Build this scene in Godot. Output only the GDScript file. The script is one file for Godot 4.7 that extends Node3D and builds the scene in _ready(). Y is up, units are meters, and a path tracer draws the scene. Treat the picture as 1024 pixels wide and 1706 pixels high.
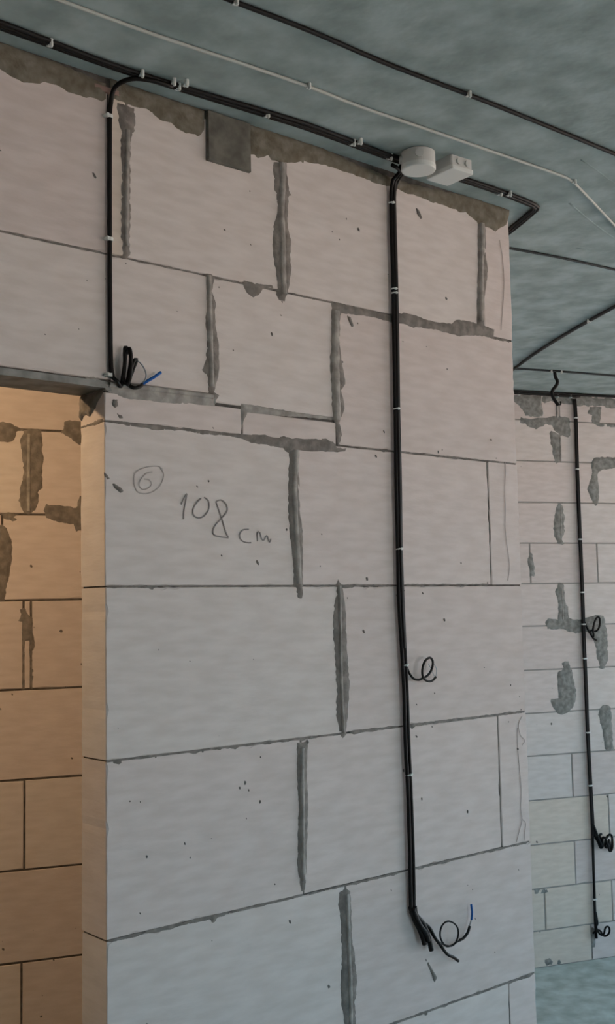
extends Node3D
# An unfinished flat: a partition of aerated-concrete blocks, a doorway into a lamp-lit room on its near side,
# a farther block wall beyond its end, and black cables clipped along the concrete ceiling and down the blocks.
# Metres, y up. The partition's face is the plane z = 0; wall lists below are (along, height) pairs on their wall.

const TOP_MORTAR := [
	[0.767, 2.570, 0.849, 2.568, 0.925, 2.563, 0.987, 2.556, 0.989, 2.519, 0.979, 2.521, 0.967, 2.523, 0.937, 2.517, 0.913, 2.519, 0.890, 2.523, 0.867, 2.522, 0.852, 2.515, 0.827, 2.510, 0.805, 2.514, 0.783, 2.520, 0.767, 2.520],
	[0.996, 2.570, 1.092, 2.567, 1.205, 2.568, 1.205, 2.527, 1.198, 2.520, 1.192, 2.511, 1.187, 2.508, 1.181, 2.513, 1.162, 2.508, 1.143, 2.513, 1.128, 2.518, 1.107, 2.518, 1.096, 2.523, 1.086, 2.527, 1.073, 2.532, 1.063, 2.531, 1.049, 2.524, 1.048, 2.529, 1.007, 2.530, 0.997, 2.529],
	[1.311, 2.568, 1.376, 2.571, 1.497, 2.572, 1.618, 2.559, 1.764, 2.555, 1.869, 2.562, 1.986, 2.572, 2.124, 2.572, 2.118, 2.550, 2.108, 2.530, 2.087, 2.518, 2.066, 2.505, 2.047, 2.508, 2.027, 2.508, 2.003, 2.507, 1.999, 2.516, 1.971, 2.523, 1.959, 2.529, 1.940, 2.525, 1.925, 2.528, 1.898, 2.528, 1.868, 2.530, 1.838, 2.527, 1.815, 2.530, 1.781, 2.533, 1.752, 2.529, 1.725, 2.534, 1.697, 2.532, 1.664, 2.530, 1.638, 2.534, 1.617, 2.533, 1.545, 2.535, 1.496, 2.534, 1.485, 2.531, 1.459, 2.530, 1.457, 2.522, 1.449, 2.525, 1.424, 2.518, 1.411, 2.513, 1.371, 2.507, 1.362, 2.514, 1.347, 2.508, 1.345, 2.497, 1.339, 2.497, 1.335, 2.503, 1.326, 2.508, 1.317, 2.501, 1.313, 2.495],
]
const SMEARS := [
	[1.008, 2.529, 1.048, 2.528, 1.050, 2.521, 1.051, 2.485, 1.043, 2.478, 1.040, 2.460, 1.041, 2.438, 1.039, 2.389, 1.040, 2.320, 1.037, 2.274, 1.040, 2.244, 1.042, 2.253, 1.032, 2.239, 1.024, 2.226, 1.018, 2.231, 1.018, 2.268, 1.015, 2.242, 1.014, 2.325, 1.017, 2.382, 1.016, 2.432, 1.015, 2.476, 1.010, 2.497, 1.007, 2.518],
	[1.371, 2.506, 1.411, 2.514, 1.411, 2.490, 1.414, 2.476, 1.415, 2.456, 1.423, 2.447, 1.415, 2.446, 1.412, 2.418, 1.410, 2.376, 1.418, 2.351, 1.416, 2.319, 1.418, 2.288, 1.412, 2.256, 1.406, 2.236, 1.399, 2.219, 1.384, 2.218, 1.376, 2.231, 1.377, 2.268, 1.371, 2.292, 1.367, 2.322, 1.368, 2.304, 1.367, 2.341, 1.372, 2.382, 1.380, 2.399, 1.382, 2.419, 1.379, 2.443, 1.372, 2.449, 1.374, 2.471],
	[1.290, 2.245, 1.346, 2.248, 1.375, 2.249, 1.373, 2.241, 1.346, 2.238, 1.336, 2.224, 1.319, 2.214, 1.302, 2.221, 1.295, 2.232],
	[1.202, 2.242, 1.227, 2.246, 1.219, 2.210, 1.227, 2.188, 1.225, 2.146, 1.233, 2.106, 1.235, 2.065, 1.228, 2.035, 1.222, 2.012, 1.233, 2.009, 1.221, 1.993, 1.207, 1.998, 1.205, 2.015, 1.201, 2.042, 1.189, 2.054, 1.198, 2.072, 1.205, 2.120, 1.198, 2.136, 1.205, 2.190],
	[0.998, 1.976, 1.009, 1.978, 1.011, 1.964, 1.003, 1.959, 0.996, 1.964],
	[1.004, 1.954, 1.019, 1.948, 1.021, 1.942, 1.011, 1.941],
	[0.983, 1.939, 1.020, 1.939, 1.087, 1.938, 1.156, 1.937, 1.251, 1.938, 1.285, 1.938, 1.285, 1.927, 1.238, 1.931, 1.192, 1.928, 1.156, 1.931, 1.121, 1.930, 1.087, 1.927, 1.053, 1.929, 1.020, 1.931, 0.998, 1.932, 0.983, 1.935],
	[1.266, 1.939, 1.289, 1.937, 1.315, 1.941, 1.335, 1.942, 1.363, 1.940, 1.390, 1.944, 1.404, 1.941, 1.436, 1.943, 1.472, 1.946, 1.509, 1.948, 1.524, 1.942, 1.533, 1.931, 1.558, 1.930, 1.555, 1.923, 1.508, 1.919, 1.457, 1.917, 1.431, 1.917, 1.414, 1.913, 1.401, 1.908, 1.386, 1.917, 1.348, 1.919, 1.308, 1.921, 1.285, 1.927, 1.266, 1.929],
	[1.401, 1.915, 1.430, 1.920, 1.427, 1.875, 1.429, 1.842, 1.425, 1.855, 1.429, 1.795, 1.435, 1.746, 1.434, 1.704, 1.433, 1.655, 1.434, 1.619, 1.427, 1.607, 1.414, 1.618, 1.408, 1.643, 1.407, 1.685, 1.401, 1.733, 1.397, 1.793, 1.399, 1.854, 1.399, 1.857, 1.399, 1.879, 1.403, 1.896],
	[1.525, 2.240, 1.561, 2.241, 1.549, 2.207, 1.546, 2.150, 1.555, 2.099, 1.561, 2.068, 1.549, 2.054, 1.557, 2.016, 1.541, 1.984, 1.548, 1.958, 1.536, 1.934, 1.529, 1.956, 1.526, 1.980, 1.520, 2.012, 1.520, 2.050, 1.517, 2.114, 1.523, 2.153],
	[1.527, 2.239, 1.561, 2.241, 1.596, 2.240, 1.631, 2.239, 1.691, 2.239, 1.741, 2.250, 1.779, 2.251, 1.804, 2.246, 1.850, 2.245, 1.898, 2.249, 1.912, 2.260, 1.939, 2.264, 1.981, 2.264, 2.010, 2.263, 2.033, 2.259, 2.050, 2.257, 2.045, 2.240, 2.104, 2.237, 2.102, 2.234, 2.052, 2.234, 2.009, 2.236, 1.966, 2.232, 1.924, 2.224, 1.883, 2.225, 1.843, 2.227, 1.804, 2.225, 1.771, 2.222, 1.740, 2.225, 1.684, 2.223, 1.642, 2.226, 1.595, 2.223, 1.560, 2.221, 1.538, 2.220, 1.526, 2.226],
	[2.001, 2.517, 2.028, 2.516, 2.030, 2.475, 2.023, 2.429, 2.023, 2.474, 2.028, 2.430, 2.033, 2.401, 2.016, 2.325, 2.011, 2.258, 1.987, 2.258, 1.989, 2.320, 1.996, 2.395, 1.999, 2.469],
	[1.520, 1.643, 1.528, 1.656, 1.536, 1.646, 1.541, 1.634, 1.547, 1.600, 1.547, 1.550, 1.550, 1.488, 1.553, 1.439, 1.547, 1.378, 1.540, 1.339, 1.531, 1.330, 1.516, 1.349, 1.509, 1.381, 1.512, 1.417, 1.510, 1.478, 1.507, 1.527, 1.506, 1.576, 1.513, 1.612],
	[1.408, 1.335, 1.438, 1.332, 1.434, 1.262, 1.436, 1.204, 1.432, 1.146, 1.428, 1.089, 1.424, 1.050, 1.416, 1.038, 1.411, 1.052, 1.404, 1.093, 1.406, 1.150, 1.409, 1.207, 1.407, 1.266],
	[1.510, 1.028, 1.528, 1.035, 1.544, 1.024, 1.545, 0.975, 1.546, 0.928, 1.553, 0.891, 1.557, 0.843, 1.549, 0.804, 1.552, 0.757, 1.553, 0.716, 1.513, 0.726, 1.516, 0.766, 1.510, 0.813, 1.508, 0.854, 1.513, 0.900, 1.512, 0.970, 1.506, 1.006],
	[1.789, 2.503, 1.798, 2.500, 1.810, 2.483, 1.805, 2.479, 1.793, 2.488],
	[1.747, 0.855, 1.756, 0.847, 1.776, 0.818, 1.788, 0.801, 1.782, 0.794, 1.775, 0.795, 1.770, 0.810, 1.759, 0.832],
	[0.995, 1.826, 1.003, 1.824, 1.015, 1.818, 1.022, 1.811, 1.013, 1.808, 1.002, 1.816],
	[0.981, 1.843, 0.988, 1.839, 0.993, 1.833, 0.988, 1.830, 0.982, 1.836],
	[1.569, 2.218, 1.580, 2.215, 1.588, 2.197, 1.583, 2.194, 1.574, 2.206],
]
const BEADS := [
	[0.016, [1.397, 2.509, 1.396, 2.452, 1.392, 2.402, 1.394, 2.346, 1.393, 2.284, 1.396, 2.234]],
	[0.011, [1.031, 2.480, 1.030, 2.435, 1.028, 2.374, 1.027, 2.272, 1.029, 2.261]],
	[0.012, [1.210, 2.239, 1.211, 2.132, 1.213, 2.022]],
	[0.014, [1.419, 1.916, 1.417, 1.875, 1.413, 1.855, 1.415, 1.764, 1.420, 1.673, 1.421, 1.646]],
	[0.022, [1.536, 2.222, 1.532, 2.115, 1.533, 1.988]],
	[0.008, [1.528, 1.642, 1.528, 1.551, 1.527, 1.441, 1.531, 1.343]],
	[0.011, [1.420, 1.322, 1.418, 1.206, 1.417, 1.068]],
	[0.011, [1.531, 1.022, 1.532, 0.925, 1.534, 0.837, 1.533, 0.750]],
	[0.015, [2.014, 2.513, 2.012, 2.434, 2.011, 2.456, 1.999, 2.271]],
]
const FAR_SMEARS := [
	[-0.278, 2.551, -0.127, 2.552, -0.123, 2.518, -0.120, 2.456, -0.164, 2.449, -0.212, 2.454, -0.227, 2.480, -0.258, 2.507, -0.279, 2.520],
	[-0.127, 2.553, 0.095, 2.561, 0.322, 2.560, 0.319, 2.503, 0.205, 2.512, 0.137, 2.512, 0.059, 2.510, 0.014, 2.514, -0.035, 2.519, -0.073, 2.529, -0.107, 2.518, -0.122, 2.527],
	[-0.239, 2.446, -0.186, 2.443, -0.131, 2.450, -0.065, 2.459, -0.005, 2.460, 0.023, 2.452, 0.025, 2.356, -0.004, 2.364, -0.031, 2.370, -0.047, 2.377, -0.068, 2.391, -0.078, 2.410, -0.105, 2.418, -0.139, 2.398, -0.166, 2.390, -0.193, 2.398, -0.214, 2.414, -0.247, 2.415],
	[-0.085, 2.391, -0.031, 2.378, -0.030, 2.326, -0.034, 2.292, -0.042, 2.244, -0.048, 2.224, -0.062, 2.229, -0.074, 2.258, -0.078, 2.300, -0.090, 2.338, -0.094, 2.376],
	[0.137, 2.512, 0.208, 2.516, 0.198, 2.474, 0.187, 2.433, 0.304, 2.435, 0.303, 2.417, 0.189, 2.421, 0.161, 2.428, 0.139, 2.442, 0.141, 2.471, 0.119, 2.480],
	[0.148, 2.269, 0.193, 2.275, 0.250, 2.276, 0.296, 2.273, 0.294, 2.231, 0.213, 2.215, 0.173, 2.206, 0.164, 2.187, 0.170, 2.139, 0.167, 2.082, 0.153, 2.031, 0.127, 2.057, 0.109, 2.090, 0.099, 2.128, 0.127, 2.177, 0.127, 2.239],
	[-0.056, 2.057, -0.034, 2.055, -0.025, 2.008, -0.025, 1.938, -0.023, 1.932, -0.028, 1.909, -0.042, 1.891, -0.035, 1.868, -0.040, 1.856, -0.070, 1.872, -0.089, 1.901, -0.091, 1.935, -0.080, 2.007, -0.067, 2.045],
	[-0.215, 1.827, -0.199, 1.819, -0.194, 1.775, -0.190, 1.735, -0.200, 1.714, -0.223, 1.718, -0.228, 1.758, -0.234, 1.799],
	[-0.068, 1.689, -0.041, 1.683, -0.042, 1.613, -0.026, 1.578, -0.021, 1.526, 0.029, 1.518, 0.105, 1.535, 0.140, 1.540, 0.164, 1.533, 0.175, 1.492, 0.183, 1.434, 0.180, 1.375, 0.177, 1.323, 0.158, 1.288, 0.131, 1.292, 0.116, 1.331, 0.111, 1.378, 0.103, 1.418, 0.074, 1.454, 0.029, 1.451, -0.021, 1.455, -0.054, 1.475, -0.108, 1.473, -0.144, 1.479, -0.153, 1.506, -0.139, 1.525, -0.085, 1.524, -0.080, 1.567, -0.082, 1.607, -0.097, 1.642, -0.082, 1.671],
	[-0.054, 1.337, -0.030, 1.336, -0.019, 1.290, -0.011, 1.244, 0.001, 1.198, -0.001, 1.158, -0.023, 1.119, -0.051, 1.098, -0.098, 1.088, -0.123, 1.124, -0.147, 1.164, -0.095, 1.168, -0.099, 1.225, -0.096, 1.281, -0.065, 1.297, -0.074, 1.321],
	[0.119, 1.112, 0.154, 1.134, 0.184, 1.109, 0.185, 1.063, 0.189, 1.005, 0.189, 0.924, 0.164, 0.909, 0.141, 0.927, 0.134, 1.008, 0.122, 1.043, 0.114, 1.078],
	[-0.254, 0.336, -0.173, 0.333, -0.161, 0.283, -0.172, 0.284, -0.182, 0.317, -0.253, 0.317],
	[-0.219, 0.035, -0.190, 0.035, -0.174, 0.019, -0.140, 0.022, -0.132, 0.005, -0.191, 0.007, -0.212, 0.007],
	[0.024, 0.148, 0.049, 0.145, 0.051, 0.081, 0.037, 0.007, 0.028, 0.012, 0.029, 0.083],
]
const HALL_SMEARS := [
	[-0.134, 2.151, -0.095, 2.150, -0.072, 2.141, -0.049, 2.128, -0.069, 2.119, -0.072, 2.098, -0.085, 2.088, -0.134, 2.088],
	[-0.047, 2.127, -0.032, 2.132, -0.006, 2.133, 0.004, 2.125, 0.006, 2.073, 0.010, 2.043, 0.005, 2.015, 0.006, 1.957, -0.005, 1.943, -0.005, 1.919, -0.012, 1.892, -0.032, 1.881, -0.051, 1.888, -0.063, 1.922, -0.058, 1.959, -0.050, 2.000, -0.052, 2.041, -0.057, 2.075, -0.060, 2.099],
	[0.065, 2.155, 0.082, 2.163, 0.116, 2.162, 0.154, 2.155, 0.154, 2.075, 0.117, 2.086, 0.099, 2.094, 0.079, 2.109, 0.058, 2.120, 0.062, 2.127],
	[0.005, 1.899, 0.015, 1.912, 0.045, 1.909, 0.078, 1.907, 0.102, 1.903, 0.110, 1.938, 0.126, 1.942, 0.126, 1.838, 0.099, 1.831, 0.095, 1.852, 0.068, 1.855, 0.035, 1.863, 0.015, 1.873],
	[-0.133, 1.855, -0.100, 1.848, -0.087, 1.825, -0.079, 1.794, -0.080, 1.747, -0.085, 1.707, -0.093, 1.674, -0.100, 1.633, -0.132, 1.634],
	[-0.113, 1.884, -0.081, 1.888, -0.055, 1.884, -0.074, 1.874, -0.055, 1.864, -0.078, 1.860, -0.104, 1.870],
	[-0.061, 1.613, -0.041, 1.610, -0.031, 1.593, -0.021, 1.583, -0.020, 1.539, -0.015, 1.502, -0.023, 1.479, -0.018, 1.439, -0.021, 1.381, -0.029, 1.385, -0.029, 1.440, -0.033, 1.486, -0.029, 1.516, -0.042, 1.516, -0.044, 1.473, -0.042, 1.424, -0.042, 1.382, -0.052, 1.383, -0.050, 1.474, -0.054, 1.527, -0.056, 1.567, -0.067, 1.574, -0.059, 1.583],
]
const PENCIL := [
	[1.155, 1.814, 1.152, 1.799, 1.148, 1.782, 1.147, 1.766],
	[1.155, 1.814, 1.148, 1.805, 1.142, 1.793],
	[1.187, 1.807, 1.175, 1.796, 1.168, 1.783, 1.171, 1.773, 1.185, 1.770, 1.199, 1.779, 1.205, 1.791, 1.203, 1.804, 1.194, 1.809],
	[1.221, 1.802, 1.232, 1.806, 1.244, 1.799, 1.247, 1.786, 1.231, 1.769, 1.217, 1.755, 1.214, 1.741, 1.227, 1.736, 1.249, 1.734],
	[1.221, 1.802, 1.228, 1.785, 1.236, 1.765, 1.243, 1.745, 1.249, 1.735],
	[1.298, 1.752, 1.283, 1.750, 1.276, 1.741, 1.279, 1.731, 1.291, 1.726, 1.303, 1.726],
	[1.319, 1.729, 1.322, 1.748, 1.332, 1.731, 1.342, 1.741, 1.345, 1.735, 1.349, 1.728, 1.352, 1.735],
	[1.080, 1.850, 1.067, 1.846, 1.055, 1.834, 1.052, 1.824, 1.059, 1.817, 1.070, 1.819, 1.078, 1.827, 1.074, 1.835, 1.063, 1.836],
	[1.102, 1.856, 1.095, 1.861, 1.072, 1.859, 1.054, 1.853, 1.043, 1.844, 1.042, 1.828, 1.048, 1.813, 1.061, 1.809, 1.079, 1.813, 1.094, 1.823, 1.103, 1.838, 1.104, 1.850, 1.098, 1.858],
	[2.071, 1.938, 2.071, 1.914, 2.066, 1.869, 2.066, 1.826, 2.063, 1.782, 2.065, 1.749, 2.072, 1.710, 2.074, 1.683, 2.066, 1.653],
	[2.082, 1.306, 2.081, 1.265, 2.084, 1.219, 2.088, 1.162, 2.084, 1.117, 2.088, 1.094, 2.078, 1.072, 2.065, 1.045],
	[2.088, 1.094, 2.100, 1.083, 2.095, 1.059, 2.096, 1.043],
	[2.101, 1.332, 2.087, 1.313, 2.093, 1.287, 2.107, 1.274, 2.097, 1.264],
	[2.079, 2.485, 2.088, 2.442, 2.090, 2.374, 2.073, 2.260],
]

const CEIL := 2.5695
const FAR_AT := Vector3(4.2215, 0.0, -1.4137)
const HALL_AT := Vector3(1.4744, 0.0, -1.2290)
const SKEW := -19.9095
const THICK := 0.088
const MAIN_ROWS := [2.5695, 2.239, 1.935, 1.642, 1.341, 1.039, 0.738, 0.437, 0.137, 0.0]

var rng := RandomNumberGenerator.new()
var wobble := FastNoiseLite.new()
var mat := {}


# ---------------------------------------------------------------- materials
func grain(freq: float, low: Color, high: Color, seed_n: int, octaves := 5, size := 512) -> NoiseTexture2D:
	var n := FastNoiseLite.new()
	n.noise_type = FastNoiseLite.TYPE_SIMPLEX_SMOOTH
	n.seed = seed_n
	n.frequency = freq
	n.fractal_octaves = octaves
	var g := Gradient.new()
	g.set_color(0, low)
	g.set_color(1, high)
	g.set_offset(0, 0.2)
	g.set_offset(1, 0.8)
	var t := NoiseTexture2D.new()
	t.width = size
	t.height = size
	t.seamless = true
	t.noise = n
	t.color_ramp = g
	return t


func matter(called: String, color: Color, rough := 0.9, tex: Texture2D = null, scale := Vector3.ONE, bump: Texture2D = null, relief := 0.05) -> StandardMaterial3D:
	var m := StandardMaterial3D.new()
	m.resource_name = called
	m.albedo_color = color
	m.roughness = rough
	m.metallic_specular = 0.3
	if tex:
		m.albedo_texture = tex
	if tex or bump:
		m.uv1_triplanar = true
		m.uv1_scale = scale
	if bump:
		m.heightmap_enabled = true
		m.heightmap_texture = bump
		m.heightmap_scale = relief
	mat[called] = m
	return m


func make_materials() -> void:
	var cloud := grain(0.010, Color(0.955, 0.95, 0.945), Color(1, 1, 1), 3)
	var fine := grain(0.09, Color(0.35, 0.35, 0.35), Color(1, 1, 1), 8, 4)
	var sawn := grain(0.05, Color(0.3, 0.3, 0.3), Color(1, 1, 1), 14, 3)
	var saw := Vector3(1.6, 7.0, 1.6)
	matter("block_a", Color(0.86, 0.815, 0.80), 0.95, cloud, saw, sawn, 0.012)
	matter("block_b", Color(0.845, 0.80, 0.785), 0.95, cloud, saw, sawn, 0.012)
	matter("block_c", Color(0.865, 0.83, 0.815), 0.95, cloud, saw, sawn, 0.012)
	matter("block_stained", Color(0.865, 0.815, 0.77), 0.95, cloud, saw, sawn, 0.012)
	var mott := grain(0.02, Color(0.78, 0.78, 0.78), Color(1, 1, 1), 21)
	matter("mortar_bed", Color(0.42, 0.40, 0.385), 0.95, mott, Vector3(3, 3, 3))
	matter("mortar", Color(0.565, 0.54, 0.52), 0.9, mott, Vector3(3, 3, 3), fine, 0.06)
	matter("bead", Color(0.69, 0.67, 0.65), 0.8, mott, Vector3(3, 3, 3), fine, 0.03)
	matter("mortar_brown", Color(0.52, 0.50, 0.46), 0.92, grain(0.02, Color(0.80, 0.78, 0.73), Color(1, 1, 1), 33), Vector3(3, 3, 3), fine, 0.08)
	matter("packing", Color(0.47, 0.46, 0.43), 0.85, mott, Vector3(2, 2, 2), fine, 0.02)
	matter("speck", Color(0.43, 0.41, 0.40), 0.95)
	matter("mortar_dry", Color(0.61, 0.605, 0.59), 0.92, mott, Vector3(3, 3, 3), fine, 0.05)
	matter("bed_pale", Color(0.60, 0.585, 0.57), 0.95)
	matter("shim", Color(0.58, 0.49, 0.46), 0.9)
	matter("pencil", Color(0.56, 0.535, 0.53), 0.7)
	matter("pencil_faint", Color(0.70, 0.665, 0.65), 0.8)
	var stains := grain(0.010, Color(0.84, 0.85, 0.84), Color(1, 1, 1), 55, 7, 1024)
	matter("ceiling_concrete", Color(0.675, 0.73, 0.73), 0.85, stains, Vector3(0.75, 0.75, 0.75), fine, 0.05)
	matter("screed", Color(0.78, 0.83, 0.82), 0.8, stains, Vector3(0.8, 0.8, 0.8), fine, 0.04)
	matter("plaster", Color(0.80, 0.78, 0.75), 0.95, cloud, Vector3(1, 1, 1))
	matter("grey_render", Color(0.50, 0.48, 0.45), 0.95, mott, Vector3(1, 1, 1))
	matter("steel", Color(0.56, 0.56, 0.55), 0.55, mott, Vector3(2, 2, 2))
	mat["steel"].metallic = 0.35
	matter("black_sheath", Color(0.075, 0.065, 0.065), 0.55)
	mat["black_sheath"].metallic_specular = 0.35
	matter("dark_strand", Color(0.20, 0.215, 0.22), 0.5)
	matter("pale_sheath", Color(0.74, 0.75, 0.73), 0.5)
	matter("blue_wire", Color(0.10, 0.36, 0.66), 0.45)
	matter("pale_wire", Color(0.66, 0.68, 0.70), 0.5)
	matter("white_plastic", Color(0.86, 0.87, 0.86), 0.4)
	matter("box_plastic", Color(0.80, 0.80, 0.79), 0.45)
	matter("frame_white", Color(0.9, 0.9, 0.9), 0.4)
	var glass := matter("glass", Color(0.95, 1.0, 1.0, 0.06), 0.02)
	glass.transparency = BaseMaterial3D.TRANSPARENCY_ALPHA
	var glow := matter("bulb_glow", Color(1.0, 0.9, 0.75), 0.4)
	glow.emission_enabled = true
	glow.emission = Color(1.0, 0.72, 0.4)
	glow.emission_energy_multiplier = 3.0


# ---------------------------------------------------------------- nodes
func tag(o: Node3D, label := "", category := "", group := "", kind := "") -> Node3D:
	for k in [["label", label], ["category", category], ["group", group], ["kind", kind]]:
		if k[1]:
			o.set_meta(k[0], k[1])
	return o


func numbered(called: String) -> String:
	if not has_node(called):
		return called
	var i := 1
	while has_node("%s_%03d" % [called, i]):
		i += 1
	return "%s_%03d" % [called, i]


func base(called: String, at := Vector3.ZERO, turn := 0.0) -> Node3D:
	var o := Node3D.new()
	o.name = numbered(called)
	o.position = at
	o.rotation_degrees.y = turn
	add_child(o)
	return o


func part(called: String, mesh: Mesh, m: String, parent: Node3D) -> MeshInstance3D:
	var o := MeshInstance3D.new()
	var n := called
	var i := 1
	while parent.has_node(n):
		n = "%s_%03d" % [called, i]
		i += 1
	o.name = n
	o.mesh = mesh
	o.material_override = mat[m]
	parent.add_child(o)
	return o


# ---------------------------------------------------------------- shapes
func quad(st: SurfaceTool, a: Vector3, b: Vector3, c: Vector3, d: Vector3) -> void:   # counter-clockwise as seen from outside
	for p in [a, c, b, a, d, c]:
		st.add_vertex(p)


func tool(smooth := false) -> SurfaceTool:
	var st := SurfaceTool.new()
	st.begin(Mesh.PRIMITIVE_TRIANGLES)
	st.set_smooth_group(0 if smooth else -1)
	return st


func done(st: SurfaceTool) -> ArrayMesh:
	st.generate_normals()
	return st.commit()


func add_box(st: SurfaceTool, lo: Vector3, hi: Vector3) -> void:
	var v := []
	for i in 8:
		v.append(Vector3(hi.x if i & 1 else lo.x, hi.y if i & 2 else lo.y, hi.z if i & 4 else lo.z))
	for f in [[4, 5, 7, 6], [1, 0, 2, 3], [5, 1, 3, 7], [0, 4, 6, 2], [6, 7, 3, 2], [0, 1, 5, 4]]:
		quad(st, v[f[0]], v[f[1]], v[f[2]], v[f[3]])


func box(lo: Vector3, hi: Vector3) -> ArrayMesh:
	var st := tool()
	add_box(st, lo, hi)
	return done(st)


func outline(lo: Vector2, hi: Vector2, step: float) -> Array:   # points round a rectangle, counter-clockwise
	var out := []
	var c := [lo, Vector2(hi.x, lo.y), hi, Vector2(lo.x, hi.y)]
	for i in 4:
		var a: Vector2 = c[i]
		var b: Vector2 = c[(i + 1) % 4]
		var n := maxi(1, int(a.distance_to(b) / step))
		for k in n:
			out.append(a.lerp(b, k / float(n)))
	return out


func loft(st: SurfaceTool, rings: Array) -> void:   # rings of equal length, front one first, both ends closed
	var n: int = rings[0].size()
	for r in rings.size() - 1:
		for i in n:
			var j := (i + 1) % n
			quad(st, rings[r + 1][i], rings[r + 1][j], rings[r][j], rings[r][i])
	for e in [0, rings.size() - 1]:
		var c := Vector3.ZERO
		for p in rings[e]:
			c += p / float(n)
		for i in n:
			var a: Vector3 = rings[e][i]
			var b: Vector3 = rings[e][(i + 1) % n]
			for p in ([c, b, a] if e == 0 else [c, a, b]):
				st.add_vertex(p)


# a sawn block with worn, chipped arrises; its face lies at z = front
func block_mesh(u0: float, u1: float, y0: float, y1: float, depth: float, front := 0.0, step := 0.025, gap := 0.0012, chip := 1.0) -> ArrayMesh:
	var lo := Vector2(u0 + gap, y0 + gap)
	var hi := Vector2(u1 - gap, y1 - gap)
	var mid := (lo + hi) / 2.0
	var rings := [[], [], [], []]
	for p in outline(lo, hi, step):
		var wear := 0.0010 + absf(wobble.get_noise_2d(p.x * 260.0, p.y * 260.0)) * 0.0032 * chip
		if rng.randf() < 0.09 * chip:
			wear += rng.randf_range(0.001, 0.005)
		var to := Vector2(signf(mid.x - p.x) if is_equal_approx(p.x, lo.x) or is_equal_approx(p.x, hi.x) else 0.0, signf(mid.y - p.y) if is_equal_approx(p.y, lo.y) or is_equal_approx(p.y, hi.y) else 0.0)
		var inn: Vector2 = p + to * wear
		var side: Vector2 = p + to * wear * 0.2
		rings[0].append(Vector3(inn.x, inn.y, front))
		rings[1].append(Vector3(side.x, side.y, front - 0.0022))
		rings[2].append(Vector3(side.x, side.y, front - depth + 0.0028))
		rings[3].append(Vector3(inn.x, inn.y, front - depth))
	var st := tool()
	loft(st, rings)
	return done(st)


# a lumpy smear of mortar pressed on a wall: outline in (along, height) pairs
func smear_mesh(flat: Array, thick := 0.003, step := 0.008, ragged := 0.0016, lift := 0.0) -> ArrayMesh:
	var poly := PackedVector2Array()
	var n := flat.size() / 2
	var area := 0.0
	for i in n:   # small marks get a finer net
		area += flat[i * 2] * flat[(i * 2 + 3) % flat.size()] - flat[(i * 2 + 2) % flat.size()] * flat[i * 2 + 1]
	if absf(area) < 0.0012:
		step *= 0.4
		ragged *= 0.4
	for i in n:
		var a := Vector2(flat[i * 2], flat[i * 2 + 1])
		var j := (i + 1) % n
		var b := Vector2(flat[j * 2], flat[j * 2 + 1])
		var m := maxi(1, roundi(a.distance_to(b) / step))
		for k in m:
			var p := a.lerp(b, k / float(m))
			poly.append(p + Vector2(rng.randf_range(-1, 1), rng.randf_range(-1, 1)) * ragged)
	var pts := poly.duplicate()
	var lo := poly[0]
	var hi := poly[0]
	for p in poly:
		lo = lo.min(p)
		hi = hi.max(p)
	var nx := int((hi.x - lo.x) / step) + 1
	var ny := int((hi.y - lo.y) / step) + 1
	var edge := poly.size()
	var high := PackedFloat32Array()
	high.resize(edge)
	high.fill(-0.0012)
	for ix in nx:
		for iy in ny:
			var p := lo + Vector2(ix + 0.5 * (iy % 2), iy) * step + Vector2(rng.randf_range(-1, 1), rng.randf_range(-1, 1)) * step * 0.15
			if not Geometry2D.is_point_in_polygon(p, poly):
				continue
			var d := 9.0
			for i in edge:
				d = minf(d, p.distance_squared_to(Geometry2D.get_closest_point_to_segment(p, poly[i], poly[(i + 1) % edge])))
			d = sqrt(d)
			if d < step * 0.3:
				continue
			pts.append(p)
			high.append(thick * smoothstep(-step * 0.5, minf(0.009, step * 1.5), d) * (0.8 + 0.5 * wobble.get_noise_2d(p.x * 900.0, p.y * 900.0)))
	var tri := Geometry2D.triangulate_delaunay(pts)
	var st := tool(true)
	for i in pts.size():
		st.add_vertex(Vector3(pts[i].x, pts[i].y, high[i] + lift))
	for t in range(0, tri.size(), 3):
		var a := pts[tri[t]]
		var b := pts[tri[t + 1]]
		var c := pts[tri[t + 2]]
		if not Geometry2D.is_point_in_polygon((a + b + c) / 3.0, poly):
			continue
		var turn := (b - a).cross(c - a)
		if absf(turn) < 1e-9:
			continue
		st.add_index(tri[t])
		st.add_index(tri[t + 2] if turn > 0 else tri[t + 1])
		st.add_index(tri[t + 1] if turn > 0 else tri[t + 2])
	return done(st)


func curve_points(way: Array, step: float) -> Array:   # a smooth run through the points
	var c := Curve3D.new()
	c.bake_interval = step
	for i in way.size():
		var a: Vector3 = way[maxi(i - 1, 0)]
		var b: Vector3 = way[mini(i + 1, way.size() - 1)]
		var p: Vector3 = way[i]
		var dir := (b - a).normalized()
		c.add_point(p, -dir * p.distance_to(a) * 0.33, dir * p.distance_to(b) * 0.33)
	return Array(c.get_baked_points())


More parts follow.
